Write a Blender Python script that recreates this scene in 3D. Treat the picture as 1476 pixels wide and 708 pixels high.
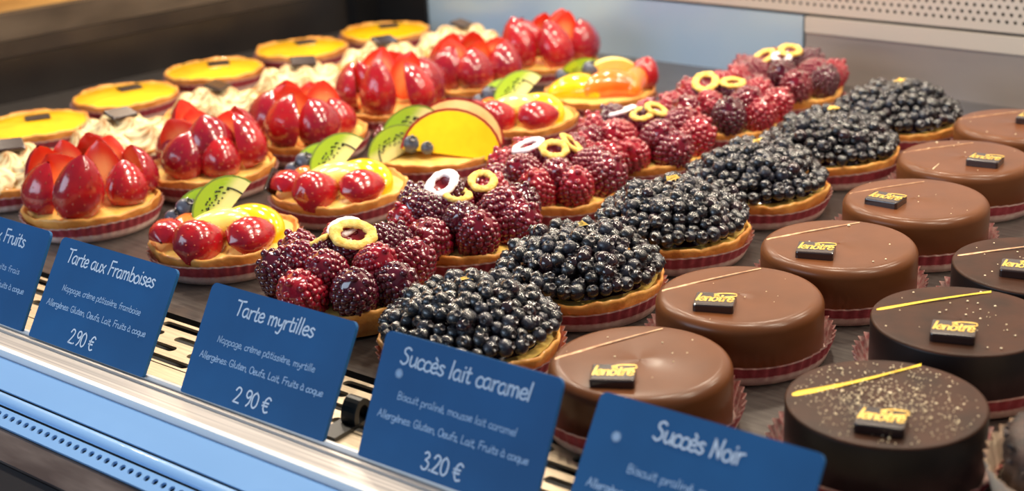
import bpy, math, random
from math import sin, cos, pi, sqrt, radians, atan2
from mathutils import Vector, Matrix, noise

for o in list(bpy.data.objects): bpy.data.objects.remove(o)
S = bpy.context.scene
COL = S.collection
# ------------------------------------------------------------------ camera
cd = bpy.data.cameras.new('camera'); cam = bpy.data.objects.new('camera', cd); COL.objects.link(cam)
cam.matrix_world = Matrix(((0.76056492, -0.18998777, 0.62084269, 0.0),
                           (0.64744248, 0.29347017, -0.70334451, 0.0),
                           (-0.04857196, 0.93689909, 0.34620927, 0.27),
                           (0, 0, 0, 1)))
cd.sensor_width = 36.0; cd.lens = 36.0 * 2022.77 / 1476.0
cd.clip_start = 0.02; cd.clip_end = 50
cd.dof.use_dof = True; cd.dof.focus_distance = 0.67; cd.dof.aperture_fstop = 9.0
S.camera = cam
# ------------------------------------------------------------------ world and lamps
W = bpy.data.worlds.new('shop_daylight'); S.world = W; W.use_nodes = True
W.node_tree.nodes['Background'].inputs[0].default_value = (0.75, 0.84, 1.0, 1)
W.node_tree.nodes['Background'].inputs[1].default_value = 0.16
def lamp(name, loc, target, sx, sy, power, col):
    ld = bpy.data.lights.new(name, 'AREA'); ld.shape = 'RECTANGLE'; ld.size = sx; ld.size_y = sy
    ld.energy = power; ld.color = col
    o = bpy.data.objects.new(name, ld); COL.objects.link(o); o.location = loc
    o.rotation_euler = (Vector(target) - Vector(loc)).to_track_quat('-Z', 'Y').to_euler()
    return o
WARM = (1.0, 0.86, 0.68)
for k in range(7):
    lamp('case_spot_lamp', (-1.15+0.21*k, 0.60, 0.50), (-1.15+0.21*k, 0.54, 0), 0.045, 0.045, 1.25, WARM)
for k in range(6):
    lamp('rear_spot_lamp', (-1.10+0.21*k, 0.90, 0.46), (-1.10+0.21*k, 0.66, 0), 0.045, 0.045, 0.95, WARM)
lamp('shop_window_light', (-0.9, -0.75, 0.45), (-0.55, 0.33, 0), 1.0, 0.6, 9.0, (0.62, 0.80, 1.0))
S.view_settings.view_transform = 'Standard'; S.view_settings.look = 'None'
S.view_settings.gamma = 1; S.view_settings.use_curve_mapping = False
S.view_settings.exposure = 0.0

# ------------------------------------------------------------------ helpers
rnd = random.Random(7)
def srgb(r, g, b):
    f = lambda c: (c/255/12.92 if c/255 <= 0.04045 else ((c/255+0.055)/1.055)**2.4)
    return (f(r), f(g), f(b), 1)
MATS = {}
def mat(name, col, rough=0.5, metal=0.0, coat=0.0, col2=None, scale=60.0, bump=0.0, bscale=200.0,
        emis=0.0, trans=0.0, sss=0.0, stretch=None, detail=3.0, spec=0.5, lo=0.35, hi=0.65, coat_rough=0.06):
    m = bpy.data.materials.new(name); m.use_nodes = True; nt = m.node_tree; N = nt.nodes; L = nt.links
    b = N['Principled BSDF']; b.inputs['Base Color'].default_value = col
    b.inputs['Roughness'].default_value = rough; b.inputs['Metallic'].default_value = metal
    b.inputs['Coat Weight'].default_value = coat; b.inputs['Coat Roughness'].default_value = coat_rough
    b.inputs['Specular IOR Level'].default_value = spec
    if sss:
        b.inputs['Subsurface Weight'].default_value = sss; b.inputs['Subsurface Scale'].default_value = 0.003
        b.inputs['Subsurface Radius'].default_value = (1.0, 0.4, 0.2)
    tc = N.new('ShaderNodeTexCoord'); src = tc.outputs['Object']
    if stretch:
        mp = N.new('ShaderNodeMapping'); mp.inputs['Scale'].default_value = stretch
        L.new(src, mp.inputs[0]); src = mp.outputs[0]
    if col2:
        n = N.new('ShaderNodeTexNoise'); n.inputs['Scale'].default_value = scale; n.inputs['Detail'].default_value = detail
        r = N.new('ShaderNodeValToRGB'); r.color_ramp.elements[0].position = lo; r.color_ramp.elements[1].position = hi
        r.color_ramp.elements[0].color = col; r.color_ramp.elements[1].color = col2
        L.new(src, n.inputs['Vector']); L.new(n.outputs['Fac'], r.inputs[0]); L.new(r.outputs[0], b.inputs['Base Color'])
    if bump:
        n2 = N.new('ShaderNodeTexNoise'); n2.inputs['Scale'].default_value = bscale; n2.inputs['Detail'].default_value = 4
        bp = N.new('ShaderNodeBump'); bp.inputs['Strength'].default_value = bump; bp.inputs['Distance'].default_value = 0.0006
        L.new(src, n2.inputs['Vector']); L.new(n2.outputs['Fac'], bp.inputs['Height']); L.new(bp.outputs[0], b.inputs['Normal'])
    MATS[name] = m
    return m
def attr_mix(name, base, top, attr='blend', **k):
    """colour of its own blended along a per-vertex attribute (toasting, pale core of a fruit ...)"""
    m = mat(name, base, **k); nt = m.node_tree; b = nt.nodes['Principled BSDF']
    a = nt.nodes.new('ShaderNodeAttribute'); a.attribute_name = attr
    mx = nt.nodes.new('ShaderNodeMix'); mx.data_type = 'RGBA'
    mx.inputs['A'].default_value = base; mx.inputs['B'].default_value = top
    nt.links.new(a.outputs['Fac'], mx.inputs['Factor']); nt.links.new(mx.outputs['Result'], b.inputs['Base Color'])
    return m

class MB:
    def __init__(s): s.v = []; s.f = []; s.m = []; s.a = []
    def add(s, vs, fs, mi=0, attr=None):
        o = len(s.v); s.v += [tuple(p) for p in vs]; s.f += [tuple(i+o for i in f) for f in fs]; s.m += [mi]*len(fs)
        s.a += list(attr) if attr else [0.0]*len(vs)
    def box(s, x0, x1, y0, y1, z0, z1, mi=0):
        v = [(x, y, z) for z in (z0, z1) for y in (y0, y1) for x in (x0, x1)]
        s.add(v, [(0, 2, 3, 1), (4, 5, 7, 6), (0, 1, 5, 4), (2, 6, 7, 3), (0, 4, 6, 2), (1, 3, 7, 5)], mi)
    def lathe(s, prof, n=32, mi=0, rf=None, attr=None, mis=None, close=False):
        vs = []; at = []
        for j, (r, z) in enumerate(prof):
            for i in range(n):
                t = 2*pi*i/n; rr, zz = (r, z) if rf is None else rf(r, z, t, j)
                vs.append((rr*cos(t), rr*sin(t), zz)); at.append(attr(j, t) if attr else 0.0)
        fs = []
        for j in range(len(prof)-1):
            for i in range(n):
                k = (i+1) % n; fs.append((j*n+i, j*n+k, (j+1)*n+k, (j+1)*n+i))
        o = len(s.v); s.add(vs, fs, mi, at)
        if mis:
            for j in range(len(prof)-1):
                for i in range(n): s.m[len(s.m)-len(fs)+j*n+i] = mis[j]
        if close: s.f.append(tuple(o+(len(prof)-1)*n+i for i in range(n))); s.m.append(mis[-1] if mis else mi)
    def transform(s, M): s.v = [tuple(M @ Vector(p)) for p in s.v]
    def mesh(s, name, mats, smooth=True, attr=False):
        me = bpy.data.meshes.new(name); me.from_pydata(s.v, [], s.f); me.validate(clean_customdata=False)
        for m in mats: me.materials.append(m)
        if len(me.polygons) == len(s.m): me.polygons.foreach_set('material_index', s.m)
        me.polygons.foreach_set('use_smooth', [smooth]*len(me.polygons))
        if attr:
            a = me.attributes.new('blend', 'FLOAT', 'POINT'); a.data.foreach_set('value', s.a)
        me.update(); return me
def link(name, me, parent=None, loc=(0, 0, 0), rot=(0, 0, 0), sc=(1, 1, 1), label=None):
    o = bpy.data.objects.new(name, me); COL.objects.link(o)
    o.location = loc; o.rotation_euler = rot; o.scale = sc if not isinstance(sc, (int, float)) else (sc,)*3
    if parent: o.parent = parent
    if label: o['label'] = label
    return o
def tag(o, label=None, cat=None, group=None, kind=None):
    if label: o['label'] = label
    if cat: o['category'] = cat
    if group: o['group'] = group
    if kind: o['kind'] = kind
    return o
def empty(name, loc, rz=0):
    o = bpy.data.objects.new(name, None); COL.objects.link(o); o.location = loc; o.rotation_euler = (0, 0, rz)
    o.empty_display_size = 0.01
    return o
def face_rz(x, y, extra=0.0):   # local x runs along the shop front as seen from the aisle, local -y faces the customer
    return atan2(-x, y) + extra

# ------------------------------------------------------------------ materials
steel_tray = mat('dark_brushed_steel', srgb(112, 106, 102), 0.28, 0.75, col2=srgb(92, 86, 84), scale=30, stretch=(1, 14, 1), bump=0.1, bscale=120)
steel_light = mat('light_brushed_steel', srgb(206, 188, 160), 0.4, 0.5, col2=srgb(184, 166, 140), scale=40, stretch=(1, 16, 1), bump=0.06, bscale=100)
steel_rail = mat('rail_steel', srgb(214, 206, 198), 0.4, 0.35, col2=srgb(150, 144, 142), scale=22, stretch=(0.25, 30, 1), lo=.3, hi=.7)
white_edge = mat('white_enamel', srgb(245, 245, 245), 0.3)
blue_paint = mat('pale_blue_enamel', srgb(142, 188, 240), 0.35, 0.0, coat=0.4)
black_void = mat('black_recess', srgb(10, 10, 12), 0.7)
dark_base = mat('dark_plinth', srgb(28, 26, 30), 0.5)
brown_reflection = mat('painted_brown_reflection', srgb(104, 92, 88), 0.45, col2=srgb(70, 58, 56), scale=22, stretch=(1, 6, 6))  # streaky brown reflection painted as the colour of this strip
wall_steel = mat('rear_wall_steel', srgb(176, 168, 162), 0.32, 0.5, col2=srgb(158, 150, 148), scale=9, stretch=(1, 1, 3), lo=.2, hi=.8)
wall_blue_reflection = mat('door_panel_painted_blue_reflection', srgb(136, 174, 222), 0.25, 0.3, col2=srgb(184, 204, 212), scale=5, lo=.2, hi=.8)  # bluish reflection on the rear panel, put into its base colour
perf_steel = mat('perforated_steel', srgb(206, 196, 184), 0.4, 0.4)
left_dark = mat('dark_side_panel', srgb(22, 20, 21), 0.35, col2=srgb(34, 30, 28), scale=14, stretch=(4, 1, 1))
left_low = mat('dark_brown_board', srgb(58, 50, 44), 0.4, col2=srgb(34, 30, 30), scale=14, stretch=(4, 1, 1))
left_mid = mat('grey_brown_rail', srgb(88, 78, 68), 0.45, col2=srgb(58, 50, 44), scale=12, stretch=(6, 1, 4))
left_top = mat('light_wood_board', srgb(214, 164, 92), 0.5, col2=srgb(164, 120, 62), scale=14, stretch=(6, 1, 5))

case_burg = mat('burgundy_paper', srgb(168, 62, 72), 0.6, col2=srgb(148, 44, 56), scale=300)
case_cream = mat('cream_paper', srgb(232, 205, 192), 0.6, col2=srgb(214, 172, 164), scale=160)
case_in = mat('pink_white_paper', srgb(226, 190, 182), 0.65, col2=srgb(200, 120, 120), scale=420)
crust = mat('golden_crust', srgb(234, 172, 88), 0.5, coat=0.3, col2=srgb(206, 130, 52), scale=90, bump=0.6, bscale=420, sss=0.1)
custard = mat('glazed_custard', srgb(250, 214, 128), 0.3, coat=0.7, col2=srgb(244, 196, 92), scale=80, sss=0.15)
lemon_gel = mat('lemon_glaze', srgb(255, 206, 24), 0.2, coat=0.6, col2=srgb(252, 188, 16), scale=50)
blue_black = mat('blackish_berry_skin', srgb(22, 21, 28), 0.22, coat=1.0, col2=srgb(11, 10, 14), scale=240, bump=0.25, bscale=700)
blue_bloom = mat('bluish_berry_skin', srgb(40, 42, 54), 0.25, coat=0.7, col2=srgb(26, 26, 38), scale=200, bump=0.25, bscale=700)
blue_red = mat('reddish_black_berry_skin', srgb(56, 32, 38), 0.2, coat=0.9, col2=srgb(22, 18, 26), scale=220)
blue_crown = mat('berry_crown', srgb(44, 38, 42), 0.35, coat=0.8)
big_blue = mat('dusty_blueberry_skin', srgb(88, 96, 116), 0.4, coat=0.5, col2=srgb(52, 56, 72), scale=150)
rasp_mats = [mat('raspberry_flesh', srgb(118, 14, 36), 0.15, coat=1.0, sss=0.05),
             mat('dark_raspberry_flesh', srgb(80, 11, 32), 0.14, coat=1.0),
             mat('bright_raspberry_flesh', srgb(154, 18, 38), 0.15, coat=1.0, sss=0.1)]
rasp_core = mat('raspberry_hollow', srgb(150, 30, 40), 0.3, coat=0.8, bump=0.8, bscale=300)
yellow_dust = mat('yellow_sugar_rim', srgb(244, 214, 124), 0.7, col2=srgb(222, 176, 70), scale=400, bump=0.8, bscale=900)
white_dust = mat('white_sugar_rim', srgb(248, 238, 240), 0.7, bump=0.8, bscale=900)
straw_skin = mat('strawberry_skin', srgb(186, 26, 30), 0.2, coat=0.8, col2=srgb(146, 14, 36), scale=70, sss=0.05, bump=1.0, bscale=110)
straw_dark = mat('dark_strawberry_skin', srgb(132, 16, 40), 0.2, coat=0.8, col2=srgb(170, 24, 36), scale=70, bump=1.0, bscale=110)
straw_seed = mat('strawberry_seed', srgb(176, 70, 50), 0.4)
straw_cut = attr_mix('strawberry_cut_flesh', srgb(224, 52, 28), srgb(250, 176, 110), rough=0.25, coat=0.5)
peach_flesh = mat('peach_flesh', srgb(255, 234, 140), 0.2, coat=0.6, col2=srgb(254, 218, 90), scale=60, sss=0.25)
apple_flesh = mat('pale_apple_flesh', srgb(248, 218, 150), 0.25, coat=0.8, col2=srgb(244, 190, 120), scale=70, sss=0.2)
mango_flesh = mat('mango_flesh', srgb(255, 214, 30), 0.15, coat=0.6, col2=srgb(255, 190, 14), scale=50, sss=0.25)
orange_flesh = mat('apricot_flesh', srgb(250, 140, 40), 0.2, coat=1.0, col2=srgb(244, 104, 30), scale=50, sss=0.25)
red_peel = mat('red_fruit_peel', srgb(150, 28, 24), 0.2, coat=1.0)
kiwi_flesh = attr_mix('kiwi_flesh', srgb(166, 196, 48), srgb(236, 232, 160), rough=0.2, coat=0.9, sss=0.2)
kiwi_seed = mat('kiwi_seed', srgb(24, 20, 16), 0.25)
kiwi_peel = mat('kiwi_peel', srgb(112, 134, 44), 0.5)
meringue = attr_mix('toasted_meringue', srgb(244, 232, 184), srgb(168, 104, 24), rough=0.5)
milk = mat('milk_chocolate_glaze', srgb(108, 64, 36), 0.32, coat=0.12, spec=0.22, col2=srgb(97, 57, 32), scale=35, bump=0.06, bscale=90, coat_rough=.2)
noir = mat('dark_chocolate_glaze', srgb(66, 38, 25), 0.42, coat=0.0, spec=0.14, col2=srgb(48, 29, 20), scale=60, bump=0.1, bscale=200, coat_rough=.25)
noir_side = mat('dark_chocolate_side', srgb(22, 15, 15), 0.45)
tile_choc = mat('dark_chocolate_tile', srgb(48, 34, 32), 0.25, coat=0.4)
gold = mat('gold_print', srgb(240, 206, 110), 0.35, 0.35, col2=srgb(214, 168, 60), scale=400)
gold_bright = mat('gold_brushstroke', srgb(250, 214, 40), 0.4, 0.15, col2=srgb(226, 180, 40), scale=300)
cream_stroke = mat('cream_brushstroke', srgb(226, 184, 140), 0.35, 0.1, col2=srgb(178, 128, 92), scale=260)
crumb_gold = mat('gold_crumb', srgb(255, 236, 196), 0.4)
crumb_choc = mat('chocolate_crumb', srgb(74, 52, 44), 0.6, col2=srgb(40, 28, 26), scale=150, bump=0.8, bscale=300)
card_blue = mat('slate_blue_card', srgb(32, 96, 152), 0.6, spec=0.25, col2=srgb(28, 86, 138), scale=20, bump=0.05, bscale=600)
ink = mat('chalk_white_ink', srgb(222, 234, 250), 0.7)
ink_dim = mat('pale_blue_ink', srgb(178, 206, 238), 0.7)
holder_black = mat('black_card_holder', srgb(12, 12, 14), 0.4)

# ------------------------------------------------------------------ the display case
def hole_cell(mb, x0, x1, y0, y1, cx, cy, hx, hy, thick, n=16, stad=True, frm=lambda x, y, z: (x, y, z), mi=0):
    """rectangular plate cell with a rounded hole and a short wall down into it"""
    outer = []; inner = []
    for i in range(n):
        t = 2*pi*(i+0.5)/n; c, s_ = cos(t), sin(t)
        if hx > hy:
            px = (hx-hy)*(1 if c > 0 else -1) + hy*c; py = hy*s_
        else:
            px = hx*c; py = hy*s_
        inner.append((cx+px, cy+py))
        dx, dy = px, py
        if hx > hy:   # even spread of outer points
            dx, dy = c*(x1-x0), s_*(y1-y0)
        k = 1e9
        if dx > 1e-9: k = min(k, (x1-cx)/dx)
        if dx < -1e-9: k = min(k, (x0-cx)/dx)
        if dy > 1e-9: k = min(k, (y1-cy)/dy)
        if dy < -1e-9: k = min(k, (y0-cy)/dy)
        outer.append((cx+dx*k, cy+dy*k))
    # snap the nearest outer points to the corners
    for cxx in (x0, x1):
        for cyy in (y0, y1):
            j = min(range(n), key=lambda q: (outer[q][0]-cxx)**2/(x1-x0)**2+(outer[q][1]-cyy)**2/(y1-y0)**2)
            outer[j] = (cxx, cyy)
    vs = [frm(x, y, 0) for x, y in outer]+[frm(x, y, 0) for x, y in inner]+[frm(x, y, -thick) for x, y in inner]
    fs = []
    for i in range(n):
        k = (i+1) % n
        fs.append((i, k, n+k, n+i)); fs.append((n+i, n+k, 2*n+k, 2*n+i))
    mb.add(vs, fs, mi)

YAW = math.atan(0.04)
# tray
t = empty('display_tray', (0, 0, 0))
tag(t, 'dark brushed steel tray under all the tarts and cakes', 'tray')
mb = MB(); mb.add([(-1.075, 0.358, 0), (-0.02, 0.4005, 0), (-0.02, 0.965, 0), (-1.03, 0.965, 0), (-1.075, 0.358, -0.004), (-0.02, 0.4005, -0.004), (-0.02, 0.965, -0.004), (-1.03, 0.965, -0.004)],
       [(0, 1, 2, 3), (0, 4, 5, 1), (1, 5, 6, 2), (2, 6, 7, 3), (3, 7, 4, 0), (7, 6, 5, 4)])
link('tray_plate', mb.mesh('tray_plate', [steel_tray], False), t)
# grille (front frame: x along the rail, y towards the back)
FO = (-0.5, 0.3262, 0)
g = empty('air_grille', FO, YAW); tag(g, 'pale steel strip with staggered black slots along the front of the tray', 'grille')
mb = MB(); mb.box(-0.60, 0.48, 0.0, 0.0125, -0.0015, 0.0)
rows = [(0.0165, 0.012), (0.0260, 0.033), (0.0355, 0.012), (0.0450, 0.033)]
pitch = 0.042
for (yc, off) in rows:
    x = -0.60
    k = math.ceil((-0.60-off)/pitch)
    n0 = 0
    xs = -0.60 + ((off) % pitch) - pitch
    while xs < 0.48:
        hole_cell(mb, xs, xs+pitch, yc-0.00475, yc+0.00475, xs+pitch/2, yc, 0.0160, 0.0025, 0.0015, n=20)
        xs += pitch
link('slotted_plate', mb.mesh('slotted_plate', [steel_light], False), g)
mb = MB(); mb.box(-0.60, 0.48, -0.001, 0.0004, -0.012, 0.0012)
link('lip', mb.mesh('lip', [white_edge], False), g, label='bright folded front lip')
mb = MB(); mb.box(-0.62, 0.50, 0.0, 0.075, -0.05, -0.0065); mb.box(-0.62, 0.50, 0.0752, 0.077, -0.05, -0.0045)
link('air_duct', mb.mesh('air_duct', [black_void], False), g, label='black air duct seen through the slots')
# front rail + pale blue panel
RO = (-0.5, 0.3249, -0.001)
r = empty('front_rail', RO, YAW); tag(r, 'brushed metal rail with white edge in front of the price cards', 'rail')
mb = MB(); mb.box(-0.66, 0.50, -0.0150, 0.0, -0.012, 0.0); mb.box(-0.66, 0.50, -0.0042, -0.0026, -0.001, 0.0012)
link('rail_bar', mb.mesh('rail_bar', [steel_rail], False), r)
mb = MB(); mb.box(-0.66, 0.50, -0.0180, -0.0150, -0.012, 0.0006)
link('white_edge', mb.mesh('white_edge', [white_edge], False), r, label='white enamel edge strip')
a25 = radians(25)
p = empty('enamel_panel', (RO[0]+0.0195*sin(YAW), RO[1]-0.0195*cos(YAW), -0.0035), YAW)
p.rotation_euler = (a25, 0, YAW); tag(p, 'light blue enamel panel with grooves and a row of round holes, below the rail', 'panel')
def strip(y0, y1, z0=-0.002, z1=0.0):
    m_ = MB(); m_.box(-0.60, 0.50, -y1, -y0, z0, z1); return m_
link('upper_board', strip(0.0, 0.0150).mesh('upper_board', [blue_paint], False), p)
m_ = MB(); prof = []
for i in range(9):
    t_ = pi*i/8; prof.append((-(0.0190-0.0029*cos(t_)), 0.0016*sin(t_)-0.0006))
vs = [(x, y, z) for x in (-0.6, 0.5) for (y, z) in prof]
m_.add(vs, [(i, i+1, 10+i, 9+i) for i in range(8)])
link('round_bead', m_.mesh('round_bead', [blue_paint], True), p, label='rounded blue bead between two dark grooves')
link('groove_backing', strip(0.014, 0.024, -0.004, -0.0012).mesh('groove_backing', [black_void], False), p)
m_ = MB()
m_.box(-0.6, 0.5, -0.0245, -0.0232, -0.002, 0); m_.box(-0.6, 0.5, -0.0315, -0.0285, -0.002, 0)
x = -0.6
while x < 0.4999:
    hole_cell(m_, x, x+0.0054, -0.0285, -0.0245, x+0.0027, -0.0265, 0.0016, 0.00155, 0.0015, n=12); x += 0.0054
link('perforated_strip', m_.mesh('perforated_strip', [blue_paint], False), p)
link('strip_backing', strip(0.0235, 0.0305, -0.006, -0.004).mesh('strip_backing', [black_void], False), p)
link('brown_reflection_strip', strip(0.0322, 0.0455, -0.006, -0.001).mesh('brown_reflection_strip', [brown_reflection], False), p, label='strip under the blue panel, painted with a brown streaked reflection')
link('plinth', strip(0.0462, 0.30, -0.02, -0.003).mesh('plinth', [dark_base], False), p, label='dark plinth board')

# rear wall
YB = 0.958
bw = empty('wall_back', (0, YB, 0)); bw['kind'] = 'structure'
def wpart(name, x0, x1, z0, z1, y0, y1, m, label=None):
    q = MB(); q.box(x0, x1, y0, y1, z0, z1); return link(name, q.mesh(name, [m], False), bw, label=label)
wpart('rear_board', -1.06, 0.15, -0.02, 0.60, 0.012, 0.02, black_void)
wpart('lower_panel', -0.532, 0.15, 0.0, 0.038, 0.0, 0.01, wall_steel)
wpart('middle_strip', -0.532, 0.15, 0.0384, 0.0505, -0.0015, 0.01, perf_steel)
wpart('dark_post', -1.06, -0.936, 0.0, 0.30, -0.004, -0.0005, holder_black, 'black post in the corner')
wpart('glass_panel', -1.04, -0.5345, 0.0, 0.0505, 0.0, 0.01, wall_blue_reflection, 'left panel with a blue reflection painted into its colour')
wpart('seam_strip', -1.04, 0.15, 0.0512, 0.0525, 0.004, 0.01, steel_tray, 'dark recessed joint')
m_ = MB(); ps = 0.0060
frm = lambda x, y, z: (x, -z*1.0, y)
z = 0.0585; m_.add([frm(-0.90, 0.0530, 0), frm(0.15, 0.0530, 0), frm(0.15, 0.0575, 0), frm(-0.90, 0.0575, 0)], [(0, 1, 2, 3)])
for rr in range(8):
    z0 = 0.0575+rr*0.0052; x = -0.90 + (0.003 if rr % 2 else 0.0)
    while x < 0.0:
        hole_cell(m_, x, x+ps, z0, z0+0.0052, x+ps/2, z0+0.0026, 0.00135, 0.00135, 0.001, n=10, frm=frm); x += ps
m_.add([frm(0.0, 0.0575, 0), frm(0.15, 0.0575, 0), frm(0.15, 0.30, 0), frm(0.0, 0.30, 0)], [(0, 1, 2, 3)])
m_.add([frm(-0.9, 0.0991, 0), frm(0.0, 0.0991, 0), frm(0.0, 0.30, 0), frm(-0.9, 0.30, 0)], [(0, 1, 2, 3)])
link('perforated_panel', m_.mesh('perforated_panel', [perf_steel], False), bw)
wpart('upper_left_panel', -1.04, -0.9005, 0.053, 0.30, 0.0, 0.01, wall_blue_reflection)
# left side wall
lw = empty('wall_left', (-1.012, 0.955, 0), radians(-6.2)); lw['kind'] = 'structure'
def lpart(name, z0, z1, x0, m, label=None, y0=-0.75):
    q = MB(); q.box(x0-0.012, x0, y0, 0.0, z0, z1); return link(name, q.mesh(name, [m], False), lw, label=label)
lpart('lower_board', -0.01, 0.0365, 0.0, left_dark)
lpart('middle_board', 0.0370, 0.0500, -0.001, left_low, 'brownish middle board of the side wall')
lpart('side_rail', 0.0505, 0.0715, -0.002, left_mid, 'grey brown rail on the side wall')
lpart('wood_board', 0.0720, 0.30, -0.012, left_top, 'tan wooden board above the side rail')
q = MB(); q.box(-1.035, -1.002, 0.925, 0.955, 0, 0.30)
o = link('trim_1', q.mesh('corner_post', [holder_black], False)); o['kind'] = 'structure'

# ------------------------------------------------------------------ shared pastry meshes
case_plain = mat('plain_cream_paper', srgb(244, 220, 190), 0.6, col2=srgb(232, 200, 176), scale=160)
def make_case_mesh(rb, rt, h, nfl=46, ms=None):
    mb = MB(); n = nfl*4
    def rf(r, z, t, j):
        k = max(0.0, min(1.0, z/h)); am = 0.0009*k
        return r + am*cos(nfl*t), z + (0.0007*k*k*sin(3*t+1)+0.0005*k*cos(nfl*t))
    prof = [(0.004, 0.0004), (rb, 0.0004), (rb+(rt-rb)*0.25, h*0.25), (rb+(rt-rb)*.42, h*0.40), (rb+(rt-rb)*.48, h*0.46), (rb+(rt-rb)*.95, h*0.93), (rt, h)]
    mb.lathe(prof, n, 0, rf, mis=[0, 0, 0, 2, 1, 0])
    ip = [(r-0.0003, z) for r, z in reversed(prof[1:])]
    mb.lathe(ip, n, 2, rf)
    return mb.mesh('paper_case', list(ms or (case_cream, case_burg, case_in)), True)
CASE_T = make_case_mesh(0.0385, 0.0428, 0.0112)
CASE_M = make_case_mesh(0.0392, 0.0422, 0.0105)
CASE_D = make_case_mesh(0.0388, 0.0432, 0.0105)
def make_shell(seed):
    r0 = random.Random(seed); ph = [r0.uniform(0, 6) for _ in range(6)]; mb = MB()
    def rf(r, z, t, j):
        w = 0.0007*sin(5*t+ph[0])+0.0005*sin(11*t+ph[1])+0.0004*sin(23*t+ph[2])
        zz = 0.0006*sin(4*t+ph[3])+0.0004*sin(13*t+ph[4])+0.0003*sin(29*t+ph[5])
        k = 1 if z > 0.008 else 0.3
        return r+w*k, z+(zz*k if z > 0.002 else 0)
    prof = [(0.0355, 0.0012), (0.0380, 0.005), (0.0395, 0.010), (0.0410, 0.0138), (0.0411, 0.0150), (0.0404, 0.0157), (0.0394, 0.0152), (0.0388, 0.0138), (0.0365, 0.0125), (0.02, 0.0125), (0.002, 0.0125)]
    mb.lathe(prof, 72, 0, rf); return mb.mesh('pastry_shell', [crust], True)
SHELLS = [make_shell(i) for i in range(4)]
def make_fill(h, m, name, r=0.0383, z0=0.0135, seed=1):
    mb = MB(); pr = []
    for i in range(9):
        k = 1-i/8; pr.append((max(r*k, 0.0002), z0+h*(1-k**2.4)))
    def rf(rr, z, t, j): return rr*(1+0.01*sin(7*t+seed)), z+0.0004*noise.noise((cos(t)*rr*120, sin(t)*rr*120, seed))
    mb.lathe(pr, 40, 0, rf); return mb.mesh(name, [m], True)
berry_jam = mat('dark_berry_jam', srgb(52, 24, 40), 0.25, coat=0.8)
FILL_FLAT = make_fill(0.0030, custard, 'custard_filling')
FILL_DOME = make_fill(0.0140, berry_jam, 'berry_jam', r=0.0345)
FILL_LEMON = make_fill(0.0030, lemon_gel, 'lemon_filling', r=0.0396, z0=0.0146)

def base_tart(name, x, y, rz, label, cat, group, fill, sc=1.0, i=0, fillname='custard_filling', cased=True):
    t = empty(name, (x, y, 0), rz); t.scale = (sc, sc, sc)
    tag(t, label, cat, group)
    if cased: link('paper_case', CASE_T, t, rot=(0, 0, i*1.3))
    link('pastry_shell', SHELLS[i % 4], t, rot=(0, 0, i*2.1))
    link(fillname if fill is not FILL_DOME else 'berry_jam', fill, t, rot=(0, 0, i))
    if fill is FILL_DOME: link('custard_filling', FILL_FLAT, t)
    return t

# berries ---------------------------------------------------------------
def make_blueberry(m, seed, R=1.0):
    r0 = random.Random(seed); mb = MB(); n = 14
    prof = [(0.02, -0.98), (0.38, -0.9), (0.7, -0.68), (0.92, -0.34), (1.0, 0.02), (0.93, 0.36), (0.74, 0.65), (0.50, 0.83), (0.40, 0.90)]
    mb.lathe(prof, n, 0, lambda r, z, t, j: (r*(1+0.04*sin(2*t+seed)), z))
    # crown: a small five-lobed collar round a sunken eye
    cp = [(0.40, 0.90), (0.44, 1.02), (0.33, 0.97), (0.26, 0.84), (0.02, 0.80)]
    mb.lathe(cp, n, 1, lambda r, z, t, j: (r*(1+(0.16*cos(5*t) if j == 1 else 0)), z+(0.05*cos(5*t) if j == 1 else 0)))
    mb.v = [(a*R, b*R, c*R) for a, b, c in mb.v]
    return mb.mesh('blueberry', [m, blue_crown], True)
BB = [make_blueberry(blue_black, 1), make_blueberry(blue_black, 2), make_blueberry(blue_bloom, 3), make_blueberry(blue_red, 4)]
BIGB = make_blueberry(big_blue, 5)
# raspberries: unit sized, tip at +z
def ico_unit():
    g_ = (1+sqrt(5))/2
    v = [Vector(p).normalized() for p in [(-1, g_, 0), (1, g_, 0), (-1, -g_, 0), (1, -g_, 0), (0, -1, g_), (0, 1, g_), (0, -1, -g_), (0, 1, -g_), (g_, 0, -1), (g_, 0, 1), (-g_, 0, -1), (-g_, 0, 1)]]
    f = [(0, 11, 5), (0, 5, 1), (0, 1, 7), (0, 7, 10), (0, 10, 11), (1, 5, 9), (5, 11, 4), (11, 10, 2), (10, 7, 6), (7, 1, 8), (3, 9, 4), (3, 4, 2), (3, 2, 6), (3, 6, 8), (3, 8, 9), (4, 9, 5), (2, 4, 11), (6, 2, 10), (8, 6, 7), (9, 8, 1)]
    c = {}
    def mid(a, b):
        k = (min(a, b), max(a, b))
        if k not in c: v.append(((v[a]+v[b])/2).normalized()); c[k] = len(v)-1
        return c[k]
    nf = []
    for a, b, d in f:
        ab, bd, da = mid(a, b), mid(b, d), mid(d, a); nf += [(a, ab, da), (b, bd, ab), (d, da, bd), (ab, bd, da)]
    return v, nf
IV, IF = ico_unit()
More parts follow.
